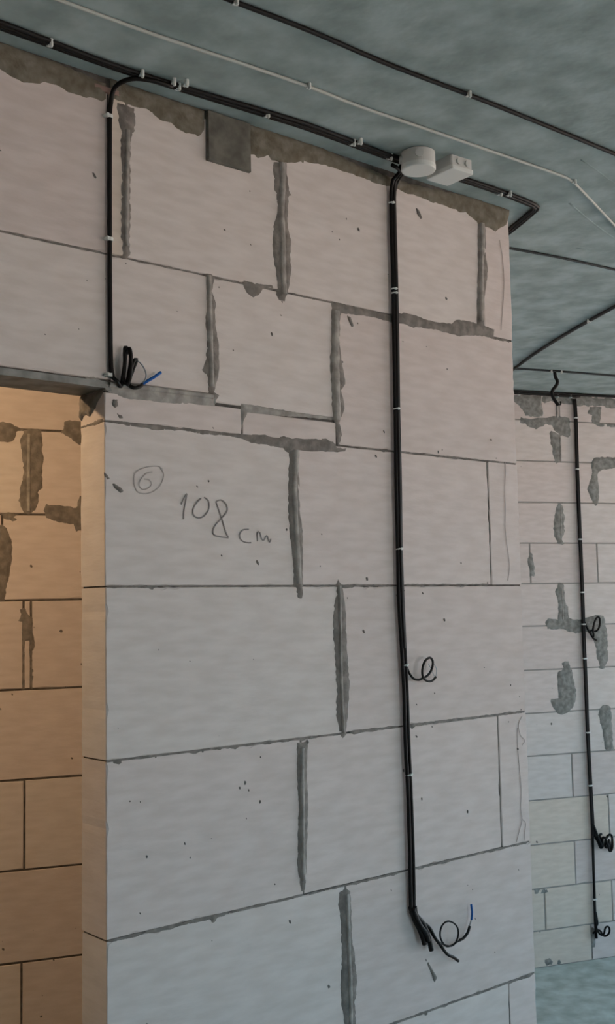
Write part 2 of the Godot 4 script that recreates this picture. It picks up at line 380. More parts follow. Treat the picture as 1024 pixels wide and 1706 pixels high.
func add_tube(st: SurfaceTool, way: Array, r: float, step := 0.012, sides := 8, flat := 1.0, up0 := Vector3(0.13, 0.21, 0.97)) -> void:
	var pts := curve_points(way, step) if way.size() > 2 else way
	var rings := []
	for i in pts.size():
		var t: Vector3 = (pts[mini(i + 1, pts.size() - 1)] - pts[maxi(i - 1, 0)]).normalized()
		var a := up0 - t * up0.dot(t)
		if a.length() < 0.05:
			a = Vector3(0.9, 0.3, 0.1) - t * t.dot(Vector3(0.9, 0.3, 0.1))
		a = a.normalized()
		var b := a.cross(t)
		var ring := []
		for k in sides:
			var f := TAU * k / sides
			ring.append(pts[i] + (b * cos(f) + a * sin(f) * flat) * r)
		rings.append(ring)
	rings.reverse()
	loft(st, rings)


func tube(way: Array, r: float, step := 0.012, sides := 8) -> ArrayMesh:
	var st := tool()
	st.set_smooth_group(0)
	add_tube(st, way, r, step, sides)
	return done(st)


func on_wall(flat: Array, off := 0.0, swing := 0.0, turns := 1.0) -> Array:   # (along, height) pairs to points off the wall's face
	var out := []
	var n := flat.size() / 2
	for i in n:
		out.append(Vector3(flat[i * 2], flat[i * 2 + 1], off + swing * (0.5 - 0.5 * cos(TAU * turns * i / maxf(n - 1, 1)))))
	return out


# a mortar joint struck with a finger: a low rounded strip
func bead_mesh(flat: Array, width: float, high: float) -> ArrayMesh:
	var pts := curve_points(on_wall(flat), 0.012)
	var rows := []
	for i in pts.size():
		var t: Vector3 = (pts[mini(i + 1, pts.size() - 1)] - pts[maxi(i - 1, 0)]).normalized()
		var s := Vector3(t.y, -t.x, 0)
		var w := width * (0.5 + 0.14 * wobble.get_noise_2d(pts[i].y * 700.0, 40.0))
		var row := []
		for k in 7:
			var f := -1.0 + k / 3.0
			row.append(pts[i] + s * f * w + Vector3(0, 0, high * (1.0 - f * f * f * f) + high * 0.12 * wobble.get_noise_2d(pts[i].y * 500.0, f * 90.0) - 0.0004))
		rows.append(row)
	var st := tool(true)
	for i in rows.size():
		for p in rows[i]:
			st.add_vertex(p)
	var going_down: bool = pts[0].y > pts[-1].y
	for i in rows.size() - 1:
		for k in 6:
			var a := i * 7 + k
			var q := [a, a + 7, a + 1, a + 1, a + 7, a + 8] if going_down else [a, a + 7, a + 1, a + 1, a + 7, a + 8]
			for x in q:
				st.add_index(x)
	return done(st)


func specks(count: int, u0: float, u1: float, y0: float, y1: float, most: float) -> ArrayMesh:   # dried crumbs stuck to the wall face
	var st := tool()
	for i in count:
		var c := Vector3(rng.randf_range(u0, u1), rng.randf_range(y0, y1), -0.0006)
		var r := most * pow(rng.randf(), 2.0) + 0.0012
		var n := 7
		var a0 := rng.randf() * TAU
		var long := rng.randf_range(1.0, 1.9)
		var ring := []
		for k in n:
			var f := TAU * k / n
			var v := Vector2(cos(f), sin(f) * long).rotated(a0 * 0.15) * r * rng.randf_range(0.7, 1.2)
			ring.append(c + Vector3(v.x, v.y, 0))
		var top := c + Vector3(0, 0, 0.0016)
		for k in n:
			for p in [top, ring[(k + 1) % n], ring[k]]:
				st.add_vertex(p)
	return done(st)


# a white nail-in clip: a saddle over the cable and a nail head; the cable runs along `along`, `out` points off the wall or ceiling
func clip(parent: Node3D, at: Vector3, out: Vector3, along: Vector3, w := 0.006, nail := true) -> void:
	var st := tool()
	var s := out.cross(along).normalized()
	var rings := []
	for e in [-0.0032, 0.0032]:
		var ring := []
		for k in 7:
			var f := PI * k / 6.0
			ring.append(at + along * e + s * cos(f) * (w + 0.0016) + out * (sin(f) * (w + 0.0016)))
		for k in 7:
			var f := PI * (6 - k) / 6.0
			ring.append(at + along * e + s * cos(f) * w * 0.85 + out * (sin(f) * w * 0.85))
		rings.append(ring)
	rings.reverse()
	loft(st, rings)
	if nail:
		var c := at + s * (w + 0.0035)
		add_tube(st, [c - out * 0.003, c + out * (w * 0.9), c + out * (w + 0.004)], 0.0032, 0.01, 8)
		add_tube(st, [c + out * (w + 0.003), c + out * (w + 0.0045), c + out * (w + 0.006)], 0.0022, 0.01, 8)
	part("cable_clip", done(st), "white_plastic", parent)


# ---------------------------------------------------------------- the setting
func room_box(called: String, lo: Vector3, hi: Vector3, m: String, label: String, category: String) -> MeshInstance3D:
	var o := part(called, box(lo, hi), m, self)
	tag(o, label, category, "", "structure")
	return o


func build_shell() -> void:
	var floor_slab := room_box("floor", Vector3(-2.2, -0.2, -2.9), Vector3(7.4, 0.0, 5.2), "screed", "bare grey-green cement screed floor below the far block wall", "floor")
	floor_slab.set_meta("kind", "structure")
	var top := room_box("ceiling", Vector3(-2.2, CEIL, -2.9), Vector3(7.4, CEIL + 0.22, 5.2), "ceiling_concrete", "stained raw concrete slab ceiling with cables clipped under it", "ceiling")
	for f in [[2.2, 0.12, 3.6, -0.28, 0.004], [2.5, -0.08, 4.2, 0.3, 0.004], [2.9, -0.75, 4.6, -0.2, 0.005], [2.0, 0.30, 2.6, 0.18, 0.003]]:   # thin ridges of cement left by the joints of the formwork
		var a := Vector3(f[0], CEIL, f[1])
		var b := Vector3(f[2], CEIL, f[3])
		var st := tool(true)
		var way := []
		for k in 13:
			way.append(a.lerp(b, k / 12.0) + Vector3(0, 0.0006, 0.006 * wobble.get_noise_2d(k * 130.0, f[0] * 100.0)))
		add_tube(st, way, f[4], 0.05, 6, 0.35, Vector3.UP)
		part("formwork_ridge", done(st), "ceiling_concrete", top)
	room_box("wall_left", Vector3(-2.2, 0, 0.0), Vector3(-2.0, CEIL, 5.2), "plaster", "plain side wall of the room, out of the picture", "wall")
	window_wall("wall_back", Vector3(-2.2, 0, 5.0), Vector3(7.4, CEIL, 5.2), [Vector3(1.6, 0.8, 5.0), Vector3(4.2, 2.2, 5.2)], "plain rear wall with a wide window, behind the viewer", "window_1")
	window_wall("wall_right", Vector3(5.8, 0, -1.05), Vector3(6.0, CEIL, 5.2), [Vector3(5.8, 0.15, -0.5), Vector3(6.0, 2.4, 3.8)], "plain end wall with a window, beyond the far block wall", "window_2")


func window_wall(called: String, lo: Vector3, hi: Vector3, hole: Array, label: String, win: String) -> void:
	var a: Vector3 = hole[0]
	var b: Vector3 = hole[1]
	var across := hi.x - lo.x > hi.z - lo.z
	var st := tool()
	add_box(st, lo, Vector3(hi.x, a.y, hi.z))
	add_box(st, Vector3(lo.x, b.y, lo.z), hi)
	if across:
		add_box(st, Vector3(lo.x, a.y, lo.z), Vector3(a.x, b.y, hi.z))
		add_box(st, Vector3(b.x, a.y, lo.z), Vector3(hi.x, b.y, hi.z))
	else:
		add_box(st, Vector3(lo.x, a.y, lo.z), Vector3(hi.x, b.y, a.z))
		add_box(st, Vector3(lo.x, a.y, b.z), Vector3(hi.x, b.y, hi.z))
	tag(part(called, done(st), "plaster", self), label, "wall", "", "structure")
	var w := base(win)
	tag(w, "white framed window in the %s, out of the picture" % ("rear wall" if across else "end wall"), "window", "", "structure")
	var c := (lo + hi) / 2.0
	var p := Vector3(a.x, a.y, c.z) if across else Vector3(c.x, a.y, a.z)
	var q := Vector3(b.x, b.y, c.z) if across else Vector3(c.x, b.y, b.z)
	var thick := Vector3(0, 0, 0.03) if across else Vector3(0.03, 0, 0)
	var side := Vector3(0.05, 0, 0) if across else Vector3(0, 0, 0.05)
	var run := (q - p) * Vector3(1, 0, 1)
	for k in 4:
		var o := p + run * k / 3.0 - side * k / 3.0
		part("frame_post", box(o - thick, o + side + thick + Vector3(0, q.y - p.y, 0)), "frame_white", w)
	for y in [p.y, q.y - 0.05]:
		var o := Vector3(p.x, y, p.z)
		part("frame_rail", box(o - thick, o + run + thick + Vector3(0, 0.05, 0)), "frame_white", w)
	for k in 3:
		var o := p + run * k / 3.0
		part("pane", box(o + side * 0.9 - thick * 0.1 + Vector3(0, 0.045, 0), o + run / 3.0 + thick * 0.1 - side * 0.2 + Vector3(0, q.y - p.y - 0.045, 0)), "glass", w)


func build_main_wall() -> void:
	var w := base("wall_front")
	tag(w, "pale aerated concrete block partition with grey smeared joints and 108 cm pencilled on it", "wall", "", "structure")
	var st := tool()
	var zf := -0.0032
	var zb := -THICK + 0.0045
	add_box(st, Vector3(0.985, 0, zb), Vector3(2.114, 2.0, zf))
	add_box(st, Vector3(-2.0, 2.008, zb), Vector3(2.114, CEIL, zf))
	add_box(st, Vector3(-2.0, 0, zb), Vector3(0.02, 2.008, zf))
	part("mortar_bed", done(st), "mortar_bed", w)
	var r := MAIN_ROWS
	var kinds := ["block_a", "block_b", "block_c"]
	# each course: where its head joints stand along the wall (a 0.011 m joint is struck as a bead over a wide gap)
	var courses := [
		[-2.0, -1.4, -0.8, -0.2, 0.388, 0.992, 1.0295, 1.396, 2.009, 2.012],
		[-2.0, -1.2, -0.6, 0.0, 0.61, 1.2135, 1.537, 2.118],
		[0.981, 1.4185, 2.0075],
		[0.981, 1.529, 2.118],
		[0.981, 1.4195, 2.0145],
		[0.981, 1.529, 2.118],
		[0.981, 1.4195, 2.0205],
		[0.981, 1.529, 2.118],
		[0.981, 1.42, 2.0075],
	]
	var row_of := 0
	for c in courses:
		var y1: float = r[row_of] - (0.016 if row_of == 0 else 0.0)
		var y0: float = r[row_of + 1]
		for i in c.size() - 1:
			if c[i + 1] - c[i] < 0.01:
				continue
			var low := y0
			if row_of == 1:
				low = 2.0075 if c[i + 1] < 1.3 else 1.9915 if c[i + 1] < 1.6 else y0
			var wide: bool = row_of == 0 or c[i] > 0.99
			var g := 0.0012
			var o := part("block", block_mesh(c[i], c[i + 1], low, y1, THICK, 0.0, 0.014, g), kinds[rng.randi() % 3] if c[i] != 0.992 else "block_stained", w)
			o.position.z = rng.randf_range(-0.0012, 0.0006)
			if wide:
				o.position.z -= 0.0004
		row_of += 1
	# the thin make-up course over the third row, and the other side of the doorway
	part("make_up_block", block_mesh(0.981, 1.285, 1.935, 1.9885, THICK), "block_a", w)
	part("make_up_block", block_mesh(1.285, 1.531, 1.935, 1.984, THICK), "block_b", w)
	for k in range(2, 9):
		part("block", block_mesh(-0.6, 0.025, r[k + 1], r[k] if k > 2 else 1.99, THICK), kinds[k % 3], w)
		part("block", block_mesh(-1.2, -0.6, r[k + 1], r[k] if k > 2 else 1.99, THICK), kinds[(k + 1) % 3], w)
		part("block", block_mesh(-2.0, -1.2, r[k + 1], r[k] if k > 2 else 1.99, THICK), kinds[(k + 2) % 3], w)
	# steel plate that carries the blocks over the doorway, then the mortar that runs on from it
	part("steel_lintel", box(Vector3(-0.12, 1.9935, -THICK - 0.002), Vector3(0.9825, 2.006, 0.003)), "steel", w)
	part("lintel_end", box(Vector3(0.983, 1.9905, -THICK + 0.01), Vector3(1.222, 2.006, 0.0015)), "steel", w)
	var strip := [0.940, 2.010, 0.960, 2.014, 0.982, 2.004, 1.004, 2.005, 1.047, 2.007, 1.122, 2.009, 1.206, 2.011, 1.219, 2.009, 1.222, 1.984, 1.204, 1.985, 1.160, 1.983, 1.121, 1.979, 1.080, 1.979, 1.027, 1.978, 1.000, 1.985, 0.986, 1.991, 0.979, 1.996, 0.955, 2.002]
	part("mortar_smear", smear_mesh([1.284, 1.999, 1.36, 1.997, 1.45, 1.994, 1.535, 1.994, 1.535, 1.9885, 1.45, 1.986, 1.35, 1.982, 1.30, 1.980, 1.29, 1.960, 1.283, 1.940], 0.002, 0.006, 0.0008), "bead", w)
	part("lintel_mortar", smear_mesh(strip, 0.005, 0.007, 0.0008), "bead", w)
	part("joint_bead", bead_mesh([0.99, 2.001, 1.04, 2.002, 1.12, 2.003, 1.215, 2.003], 0.014, 0.0075), "bead", w)
	# mortar left on the jamb under the plate (its own plane looks along -x)
	var jam := part("mortar_smear", smear_mesh([-0.004, 1.993, -0.090, 1.993, -0.091, 1.952, -0.083, 1.944, -0.070, 1.956, -0.054, 1.948, -0.036, 1.958, -0.022, 1.975, -0.008, 1.985], 0.005, 0.005), "mortar", w)
	jam.transform = Transform3D(Basis(Vector3(0, 0, 1), Vector3.UP, Vector3(-1, 0, 0)), Vector3(0.9822, 0, 0))
	var jbed := part("bed_joint_mortar", smear_mesh([-0.003, 1.943, -0.03, 1.941, -0.06, 1.939, -0.088, 1.938, -0.088, 1.931, -0.06, 1.932, -0.03, 1.930, -0.003, 1.932], 0.002, 0.005, 0.0008), "mortar", w)
	jbed.transform = jam.transform
	part("shim", box(Vector3(0.962, 2.538, -0.004), Vector3(1.012, 2.548, 0.0045)), "shim", w)
	for p in TOP_MORTAR:
		part("mortar_smear", smear_mesh(p, 0.005, 0.010, 0.0016), "mortar_brown", w)
	for p in SMEARS:
		part("mortar_smear", smear_mesh(p, 0.0026, 0.0075, 0.0013), "mortar", w)
	# mortar squeezed out of the bed joints: [from, to, height, width]
	for s in [[0.3, 0.985, 2.2395, 0.005], [1.0, 1.37, 2.239, 0.005], [1.37, 1.40, 2.240, 0.008], [1.42, 1.53, 2.2385, 0.004], [1.59, 1.70, 1.9355, 0.0035], [1.71, 2.11, 1.936, 0.004], [0.985, 1.09, 1.6415, 0.006], [1.10, 1.42, 1.642, 0.0025], [1.44, 1.68, 1.6425, 0.004], [1.72, 2.0, 1.644, 0.004],
			[0.984, 1.20, 1.3405, 0.007], [1.20, 1.40, 1.342, 0.008], [1.40, 1.53, 1.3415, 0.006], [1.55, 1.69, 1.342, 0.007], [1.72, 1.95, 1.342, 0.007], [1.95, 2.112, 1.3425, 0.006],
			[0.984, 1.06, 1.0385, 0.006], [1.06, 1.24, 1.0385, 0.010], [1.24, 1.42, 1.039, 0.006], [1.43, 1.69, 1.0385, 0.005], [1.72, 2.11, 1.0385, 0.006], [1.45, 2.11, 0.738, 0.007], [0.985, 1.45, 0.738, 0.007]]:
		var up := []
		var under := []
		var n := int((s[1] - s[0]) / 0.012) + 1
		for k in n + 1:
			var u := lerpf(s[0], s[1], k / float(n))
			var ww: float = s[3] * (0.55 + 0.5 * wobble.get_noise_2d(u * 420.0, s[2] * 800.0)) * (1.0 if k > 0 and k < n else 0.3)
			under.append_array([u, s[2] - ww - (s[3] * 0.7 if rng.randf() < 0.05 else 0.0)])
			up.push_front(s[2] + ww * 0.6)
			up.push_front(u)
		part("bed_joint_mortar", smear_mesh(under + up, 0.0012, 0.006, 0.0006), "mortar", w)
	for b in BEADS:
		part("joint_bead", bead_mesh(b[1], b[0], 0.0062), "bead", w)
	part("packing_plate", block_mesh(1.2075, 1.3115, 2.4665, 2.567, 0.012, 0.0085, 0.02, 0.0, 0.4), "packing", w)
	tag(part("mortar_crumbs", specks(120, 1.0, 2.1, 0.3, 2.5, 0.0026), "speck", w), "", "", "", "stuff")
	tag(part("mortar_crumbs", specks(18, 0.3, 1.0, 2.05, 2.4, 0.0024), "speck", w), "", "", "", "stuff")
	var pen := ["pencil_figure", "pencil_figure", "pencil_figure", "pencil_figure", "pencil_figure", "pencil_letter", "pencil_letter", "pencil_figure", "pencil_ring", "pencil_line", "pencil_line", "pencil_line", "pencil_line", "pencil_line"]
	for i in PENCIL.size():
		var line := tool()
		add_tube(line, on_wall(PENCIL[i], 0.0002), 0.0015 if i < 7 else 0.0011, 0.006, 5, 0.35, Vector3(0, 0, 1))
		part(pen[mini(i, pen.size() - 1)], done(line), "pencil" if i < 7 else "pencil_faint", w)


func build_return_wall() -> void:
	var w := base("wall_return", Vector3(2.118, 0, 0), 90.0)
	tag(w, "block cross wall that runs back from the open end of the main partition", "wall", "", "structure")
	part("mortar_bed", box(Vector3(0.004, 0, -0.101), Vector3(2.2, CEIL, -0.005)), "mortar_bed", w)
	for k in 9:
		var y0: float = MAIN_ROWS[k + 1]
		var y1: float = MAIN_ROWS[k] - (0.016 if k == 0 else 0.0)
		var x := 0.0 if k % 2 == 0 else THICK + 0.001
		var deep: float = [0.106, 0.106, 0.1105, 0.106, 0.1035, 0.106, 0.0975, 0.106, 0.11][k]
		while x < 2.2:
			var nx := minf(x + 0.6, 2.24)
			part("block", block_mesh(x, nx, y0, y1, deep - 0.0022 if x == 0.0 else 0.106, 0.0, 0.03), ["block_a", "block_b"][k % 2], w)
			x = nx


func skew_wall(called: String, at: Vector3, heights: Array, starts: Array, u0: float, u1: float, length: float, label: String, extra: Array, yellow: Array) -> Node3D:
	var w := base(called, at, SKEW)
	tag(w, label, "wall", "", "structure")
	part("mortar_bed", box(Vector3(u0, 0, -0.15), Vector3(u1, CEIL, -0.003)), "bed_pale" if called == "wall_far" else "mortar_bed", w)
	for k in heights.size() - 1:
		var cuts := [u0]
		var j: float = starts[k] - ceilf((starts[k] - u0) / length) * length
		while j < u1:
			if j > u0 + 0.03 and j < u1 - 0.03:
				cuts.append(j)
			j += length
		for e in extra:
			if e[0] == k:
				cuts.append(e[1])
		cuts.append(u1)
		cuts.sort()
		for i in cuts.size() - 1:
			var m: String = ["block_a", "block_b", "block_c"][rng.randi() % 3]
			if yellow.has(k) and cuts[i] < -0.1 and cuts[i + 1] > -0.25:
				m = "block_stained"
			var o := part("block", block_mesh(cuts[i], cuts[i + 1], heights[k + 1], heights[k], 0.14, 0.0, 0.04, 0.0025, 0.8), m, w)
			o.position.z = rng.randf_range(-0.001, 0.001)
	return w


func build_far_walls() -> void:
	var h := [CEIL - 0.004, 2.436, 2.246, 2.056, 1.869, 1.685, 1.494, 1.297, 1.105, 0.917, 0.722, 0.529, 0.338, 0.157, 0.0]
	var s := [-0.032, -0.034, 0.144, -0.05, 0.142, -0.06, 0.142, -0.062, 0.150, -0.038, 0.148, -0.041, 0.147, 0.03]
	var far := skew_wall("wall_far", FAR_AT, h, s, -2.45, 3.2, 0.62, "farther pale block wall beyond the partition, blotched with grey mortar down to the floor", [[4, -0.217], [12, -0.205]], [10, 11, 12, 13])
	for p in FAR_SMEARS:
		part("mortar_smear", smear_mesh(p, 0.004, 0.013, 0.003), "mortar_dry", far)
	var beads := [[0, -0.044, 2.55, 2.45], [2, -0.034, 2.36, 2.25], [3, -0.046, 2.04, 1.89], [5, -0.055, 1.66, 1.52]]
	for b in beads:
		part("joint_bead", bead_mesh([b[1], b[2], b[1] - 0.001, (b[2] + b[3]) / 2.0, b[1] - 0.002, b[3]], 0.010, 0.005), "bead", far)
	tag(part("mortar_crumbs", specks(40, -0.3, 0.4, 0.1, 2.3, 0.006), "speck", far), "", "", "", "stuff")
	var hh := [CEIL - 0.004, 2.377, 2.127, 1.881, 1.634, 1.381, 1.129, 0.880, 0.629, 0.38, 0.13, 0.0]
	var hs := [0.2, 0.3, -0.036, -0.107, -0.047, 0.25, -0.043, 0.25, -0.05, 0.25, -0.05]
	var hall := skew_wall("wall_hall", HALL_AT, hh, hs, -1.99, 0.62, 0.6, "lamp-lit block wall seen through the doorway, with dark mortar patches", [[4, -0.026]], [])
	for p in HALL_SMEARS:
		part("mortar_smear", smear_mesh(p, 0.0035, 0.009, 0.002), "mortar", hall)
	part("joint_bead", bead_mesh([-0.033, 2.115, -0.034, 2.0, -0.034, 1.89], 0.013, 0.006), "bead", hall)
	tag(part("mortar_crumbs", specks(30, -0.2, 0.2, 0.4, 2.1, 0.004), "speck", hall), "", "", "", "stuff")
	room_box("wall_side", Vector3(-0.6, 0, -2.2), Vector3(-0.4, CEIL, -THICK), "grey_render", "side wall of the lamp-lit room behind the doorway", "wall")
	room_box("wall_outer", Vector3(-0.6, 0, -3.0), Vector3(2.1, CEIL, -2.75), "grey_render", "outer wall closing the space behind the lamp-lit room", "wall")


# ---------------------------------------------------------------- things
func ceiling_way(flat: Array, drop: float) -> Array:   # (x, z) pairs under the ceiling
	var out := []
	for i in flat.size() / 2:
		out.append(Vector3(flat[i * 2], CEIL - drop, flat[i * 2 + 1]))
	return out


func ceiling_cable(called: String, flat: Array, r: float, m: String, clips: Array, label: String, category := "cable") -> Node3D:
	var o := base(called)
	tag(o, label, category)
	part("sheath", tube(ceiling_way(flat, r + 0.0005), r, 0.04), m, o)
	for c in clips:
		clip(o, Vector3(c[0], CEIL - r, c[1]), Vector3.DOWN, Vector3(c[2], 0, c[3]).normalized(), r)
	return o


func build_cables() -> void:
	# the thick run along the top of the partition, three cables side by side that turn back round its end
	var run := base("cable_bundle")
	tag(run, "thick black cable bundle clipped to the ceiling along the top of the main block partition", "cable", "")
	var mid := [-1.9, 0.058, 0.2, 0.060, 0.713, 0.061, 0.964, 0.052, 1.113, 0.056, 1.307, 0.067, 1.407, 0.071, 1.633, 0.064, 1.687, 0.064, 1.89, 0.075, 1.994, 0.075, 2.110, 0.068, 2.148, 0.060, 2.168, 0.030, 2.222, -0.077, 2.30, -0.25, 2.36, -0.5]
	for k in 3:
		var lane := []
		for i in mid.size() / 2:
			var x: float = mid[i * 2]
			var z: float = mid[i * 2 + 1]
			var off := (k - 1) * 0.0068
			var turn := smoothstep(2.10, 2.18, x)
			lane.append(Vector3(x + off * turn * 0.94, CEIL - 0.0055 - (0.0012 if k == 1 else 0.0) + 0.0006 * sin(x * 9.0 + k), z + off * (1.0 - turn * 0.66) + 0.0016 * sin(x * 7.0 + k * 2.0)))
		part("sheath", tube(lane, 0.0043, 0.03), "black_sheath", run)
	for c in [[0.846, 0.053], [1.025, 0.054], [1.087, 0.063], [1.105, 0.052], [1.108, 0.073], [1.306, 0.062], [1.53, 0.066], [1.537, 0.079], [1.643, 0.06], [1.997, 0.067], [2.019, 0.077], [0.4, 0.06]]:
		clip(run, Vector3(c[0], CEIL - 0.0045, c[1] + 0.002), Vector3.DOWN, Vector3(1, 0, 0.02), 0.0056)

	# the single cable down to the head of the doorway
	var ld := base("power_cable")
	tag(ld, "single black cable dropping from the ceiling to the lintel, coiled end with a blue wire", "cable")
	var way := [Vector3(1.09, CEIL - 0.012, 0.063), Vector3(1.045, CEIL - 0.013, 0.060), Vector3(1.012, CEIL - 0.015, 0.046), Vector3(0.996, CEIL - 0.024, 0.018), Vector3(0.9935, CEIL - 0.05, 0.0065), Vector3(0.992, 2.494, 0.0055), Vector3(0.991, 2.265, 0.005), Vector3(0.991, 2.1, 0.0055), Vector3(0.992, 2.03, 0.006), Vector3(0.995, 2.013, 0.0065)]
	part("sheath", tube(way, 0.0043, 0.012), "black_sheath", ld)
	var coil := [0.995, 2.013, 0.999, 2.006, 1.006, 2.001, 1.012, 1.999, 1.0115, 2.016, 1.0115, 2.039, 1.015, 2.062, 1.020, 2.070, 1.0235, 2.058, 1.022, 2.032, 1.017, 2.004, 1.015, 2.030, 1.019, 2.066, 1.0225, 2.050, 1.020, 2.003, 1.027, 2.022, 1.031, 2.045, 1.036, 2.049, 1.034, 2.030, 1.028, 2.006, 1.034, 1.998, 1.047, 2.002, 1.056, 2.008]
	var cpts := on_wall(coil, 0.0065, 0.0)
	for i in cpts.size():
		cpts[i].z += 0.012 * sin(PI * i / (cpts.size() - 1.0)) + 0.006 * sin(i * 1.6)
		cpts[i].z = maxf(cpts[i].z, 0.006)
	part("coil", tube(cpts, 0.0035, 0.004), "black_sheath", ld)
	var tip: Vector3 = cpts[-1]
	part("blue_wire", tube([tip - Vector3(0.004, 0.003, 0), tip + Vector3(0.008, 0.006, 0.004), tip + Vector3(0.020, 0.014, 0.008), tip + Vector3(0.035, 0.025, 0.008)], 0.0028, 0.004), "blue_wire", ld).set_meta("label", "blue insulated wire end")
	part("pale_wire", tube([tip - Vector3(0.002, 0.001, 0), tip + Vector3(0.004, 0.010, 0.006), tip + Vector3(0.004, 0.022, 0.006), tip + Vector3(-0.006, 0.038, 0.004), tip + Vector3(-0.022, 0.043, 0.002)], 0.0014, 0.004, 6), "pale_wire", ld)
	for y in [2.494, 2.265, 2.017]:
		clip(ld, Vector3(0.9915 if y < 2.4 else 0.992, y, 0.004), Vector3(0, 0, 1), Vector3(0, 1, 0), 0.0047)

	# the drop down the middle of the partition
	var cd := base("cable_bundle")
	tag(cd, "black cable bundle running down the middle of the main partition to a tangle of ends", "cable")
	var down := [1.7085, 2.52, 1.706, 2.464, 1.707, 2.341, 1.705, 2.192, 1.703, 2.031, 1.701, 1.872, 1.699, 1.721, 1.6995, 1.61, 1.7035, 1.507, 1.706, 1.417, 1.7075, 1.29, 1.710, 1.227, 1.711, 1.101, 1.711, 1.013, 1.710, 0.952]
	for k in 3:
		var lane := [Vector3(1.66 + 0.02 * k, CEIL - 0.0172, 0.056 + 0.005 * k), Vector3(1.695 + 0.006 * k, CEIL - 0.0185, 0.045), Vector3(1.707 + (k - 1) * 0.007, CEIL - 0.028, 0.018)]
		for i in down.size() / 2:
			var y: float = down[i * 2 + 1]
			if k == 1 and y < 1.47:
				break
			var off := (k - 1) * lerpf(0.0052, 0.0044, smoothstep(1.6, 1.4, y)) + 0.0006 * sin(y * 23.0 + k)
			lane.append(Vector3(down[i * 2] + off, y, 0.0075 + (0.0024 if k == 1 else 0.0)))
		part("sheath", tube(lane, 0.0043, 0.02), "black_sheath", cd)
	var mc := [1.706, 1.53, 1.709, 1.485, 1.714, 1.466, 1.720, 1.452, 1.730, 1.441, 1.743, 1.438, 1.754, 1.441, 1.767, 1.446, 1.779, 1.458, 1.783, 1.474, 1.777, 1.483, 1.769, 1.484, 1.757, 1.477, 1.750, 1.462, 1.751, 1.448, 1.758, 1.439, 1.773, 1.433, 1.787, 1.434, 1.798, 1.441]
	var mp := on_wall(mc, 0.005, 0.012, 1.0)
	for i in mp.size():
		mp[i].z += 0.006 * smoothstep(8, 14, i)
	part("coil", tube(mp, 0.0026, 0.005), "black_sheath", cd)
	part("pale_wire", tube(on_wall([1.798, 1.441, 1.801, 1.457, 1.795, 1.468, 1.786, 1.476], 0.011), 0.0009, 0.005, 5), "pale_wire", cd)
	part("pale_wire", tube(on_wall([1.797, 1.440, 1.790, 1.452, 1.784, 1.462, 1.778, 1.470], 0.009), 0.0008, 0.005, 5), "pale_wire", cd)
	var ends := [
		[1.7055, 0.965, 1.709, 0.953, 1.716, 0.935, 1.726, 0.916, 1.734, 0.895, 1.737, 0.883],
		[1.7145, 0.965, 1.717, 0.948, 1.734, 0.927, 1.745, 0.902, 1.754, 0.868],
		[1.7065, 0.962, 1.713, 0.946, 1.724, 0.924, 1.736, 0.908, 1.742, 0.890],
		[1.7135, 0.962, 1.718, 0.946, 1.732, 0.930, 1.751, 0.919, 1.768, 0.895, 1.789, 0.869, 1.807, 0.848, 1.825, 0.838, 1.840, 0.827],
		[1.7125, 0.960, 1.730, 0.932, 1.753, 0.915, 1.768, 0.890, 1.782, 0.874],
	]
	for i in ends.size():
		part("cable_end", tube(on_wall(ends[i], 0.006 + 0.003 * (i % 3), 0.008, 0.5), 0.0054 if i < 3 else 0.0034, 0.006), "black_sheath", cd)
	var loop := on_wall([1.714, 0.958, 1.730, 0.930, 1.753, 0.913, 1.772, 0.887, 1.797, 0.870, 1.817, 0.867, 1.829, 0.881, 1.828, 0.901, 1.813, 0.916, 1.795, 0.921, 1.782, 0.912, 1.781, 0.893, 1.793, 0.875, 1.811, 0.863, 1.841, 0.865, 1.864, 0.869], 0.008, 0.018)
	part("coil", tube(loop, 0.0019, 0.005), "black_sheath", cd)
	part("stripped_strand", tube([loop[-1] - Vector3(0.012, 0.002, 0), loop[-1], loop[-1] + Vector3(0.014, 0.010, 0.001), loop[-1] + Vector3(0.020, 0.023, 0.002)], 0.0031, 0.004), "black_sheath", cd)
	part("pale_wire", tube(on_wall([1.883, 0.890, 1.887, 0.898, 1.891, 0.906], 0.010), 0.0018, 0.004, 6), "pale_wire", cd)
	part("blue_wire", tube(on_wall([1.8905, 0.904, 1.893, 0.919, 1.891, 0.937], 0.010), 0.0024, 0.004), "blue_wire", cd).set_meta("label", "blue insulated wire end")
	for c in [[1.703, 2.491], [1.705, 2.287], [1.704, 2.296], [1.702, 2.028], [1.6995, 1.721], [1.7075, 1.471], [1.711, 1.239]]:
		var st := tool()
		var at := Vector3(c[0], c[1], 0.0105)
		add_tube(st, [at, at + Vector3(0, 0, 0.0025), at + Vector3(0, 0, 0.005)], 0.0029, 0.01, 8)
		add_tube(st, [at + Vector3(-0.009, -0.001, -0.004), at + Vector3(-0.005, 0, 0.002), at + Vector3(0.004, 0.001, 0.0025), at + Vector3(0.009, 0.001, -0.004)], 0.0017, 0.004, 6)
		part("cable_clip", done(st), "white_plastic", cd)

	# cables across the ceiling
	ceiling_cable("ceiling_cable", [-0.6, 0.182, 0.758, 0.185, 0.965, 0.186, 1.145, 0.196, 1.297, 0.202, 1.433, 0.200, 1.593, 0.207, 1.767, 0.214, 1.959, 0.221, 2.057, 0.222, 2.089, 0.215, 2.224, 0.169, 2.421, 0.099, 2.62, 0.030, 3.4, -0.24], 0.0031, "pale_sheath", [[1.297, 0.202, 1, 0.03], [2.084, 0.217, 0.8, -0.2]], "pale grey cable along the ceiling, bending away past the two junction boxes")
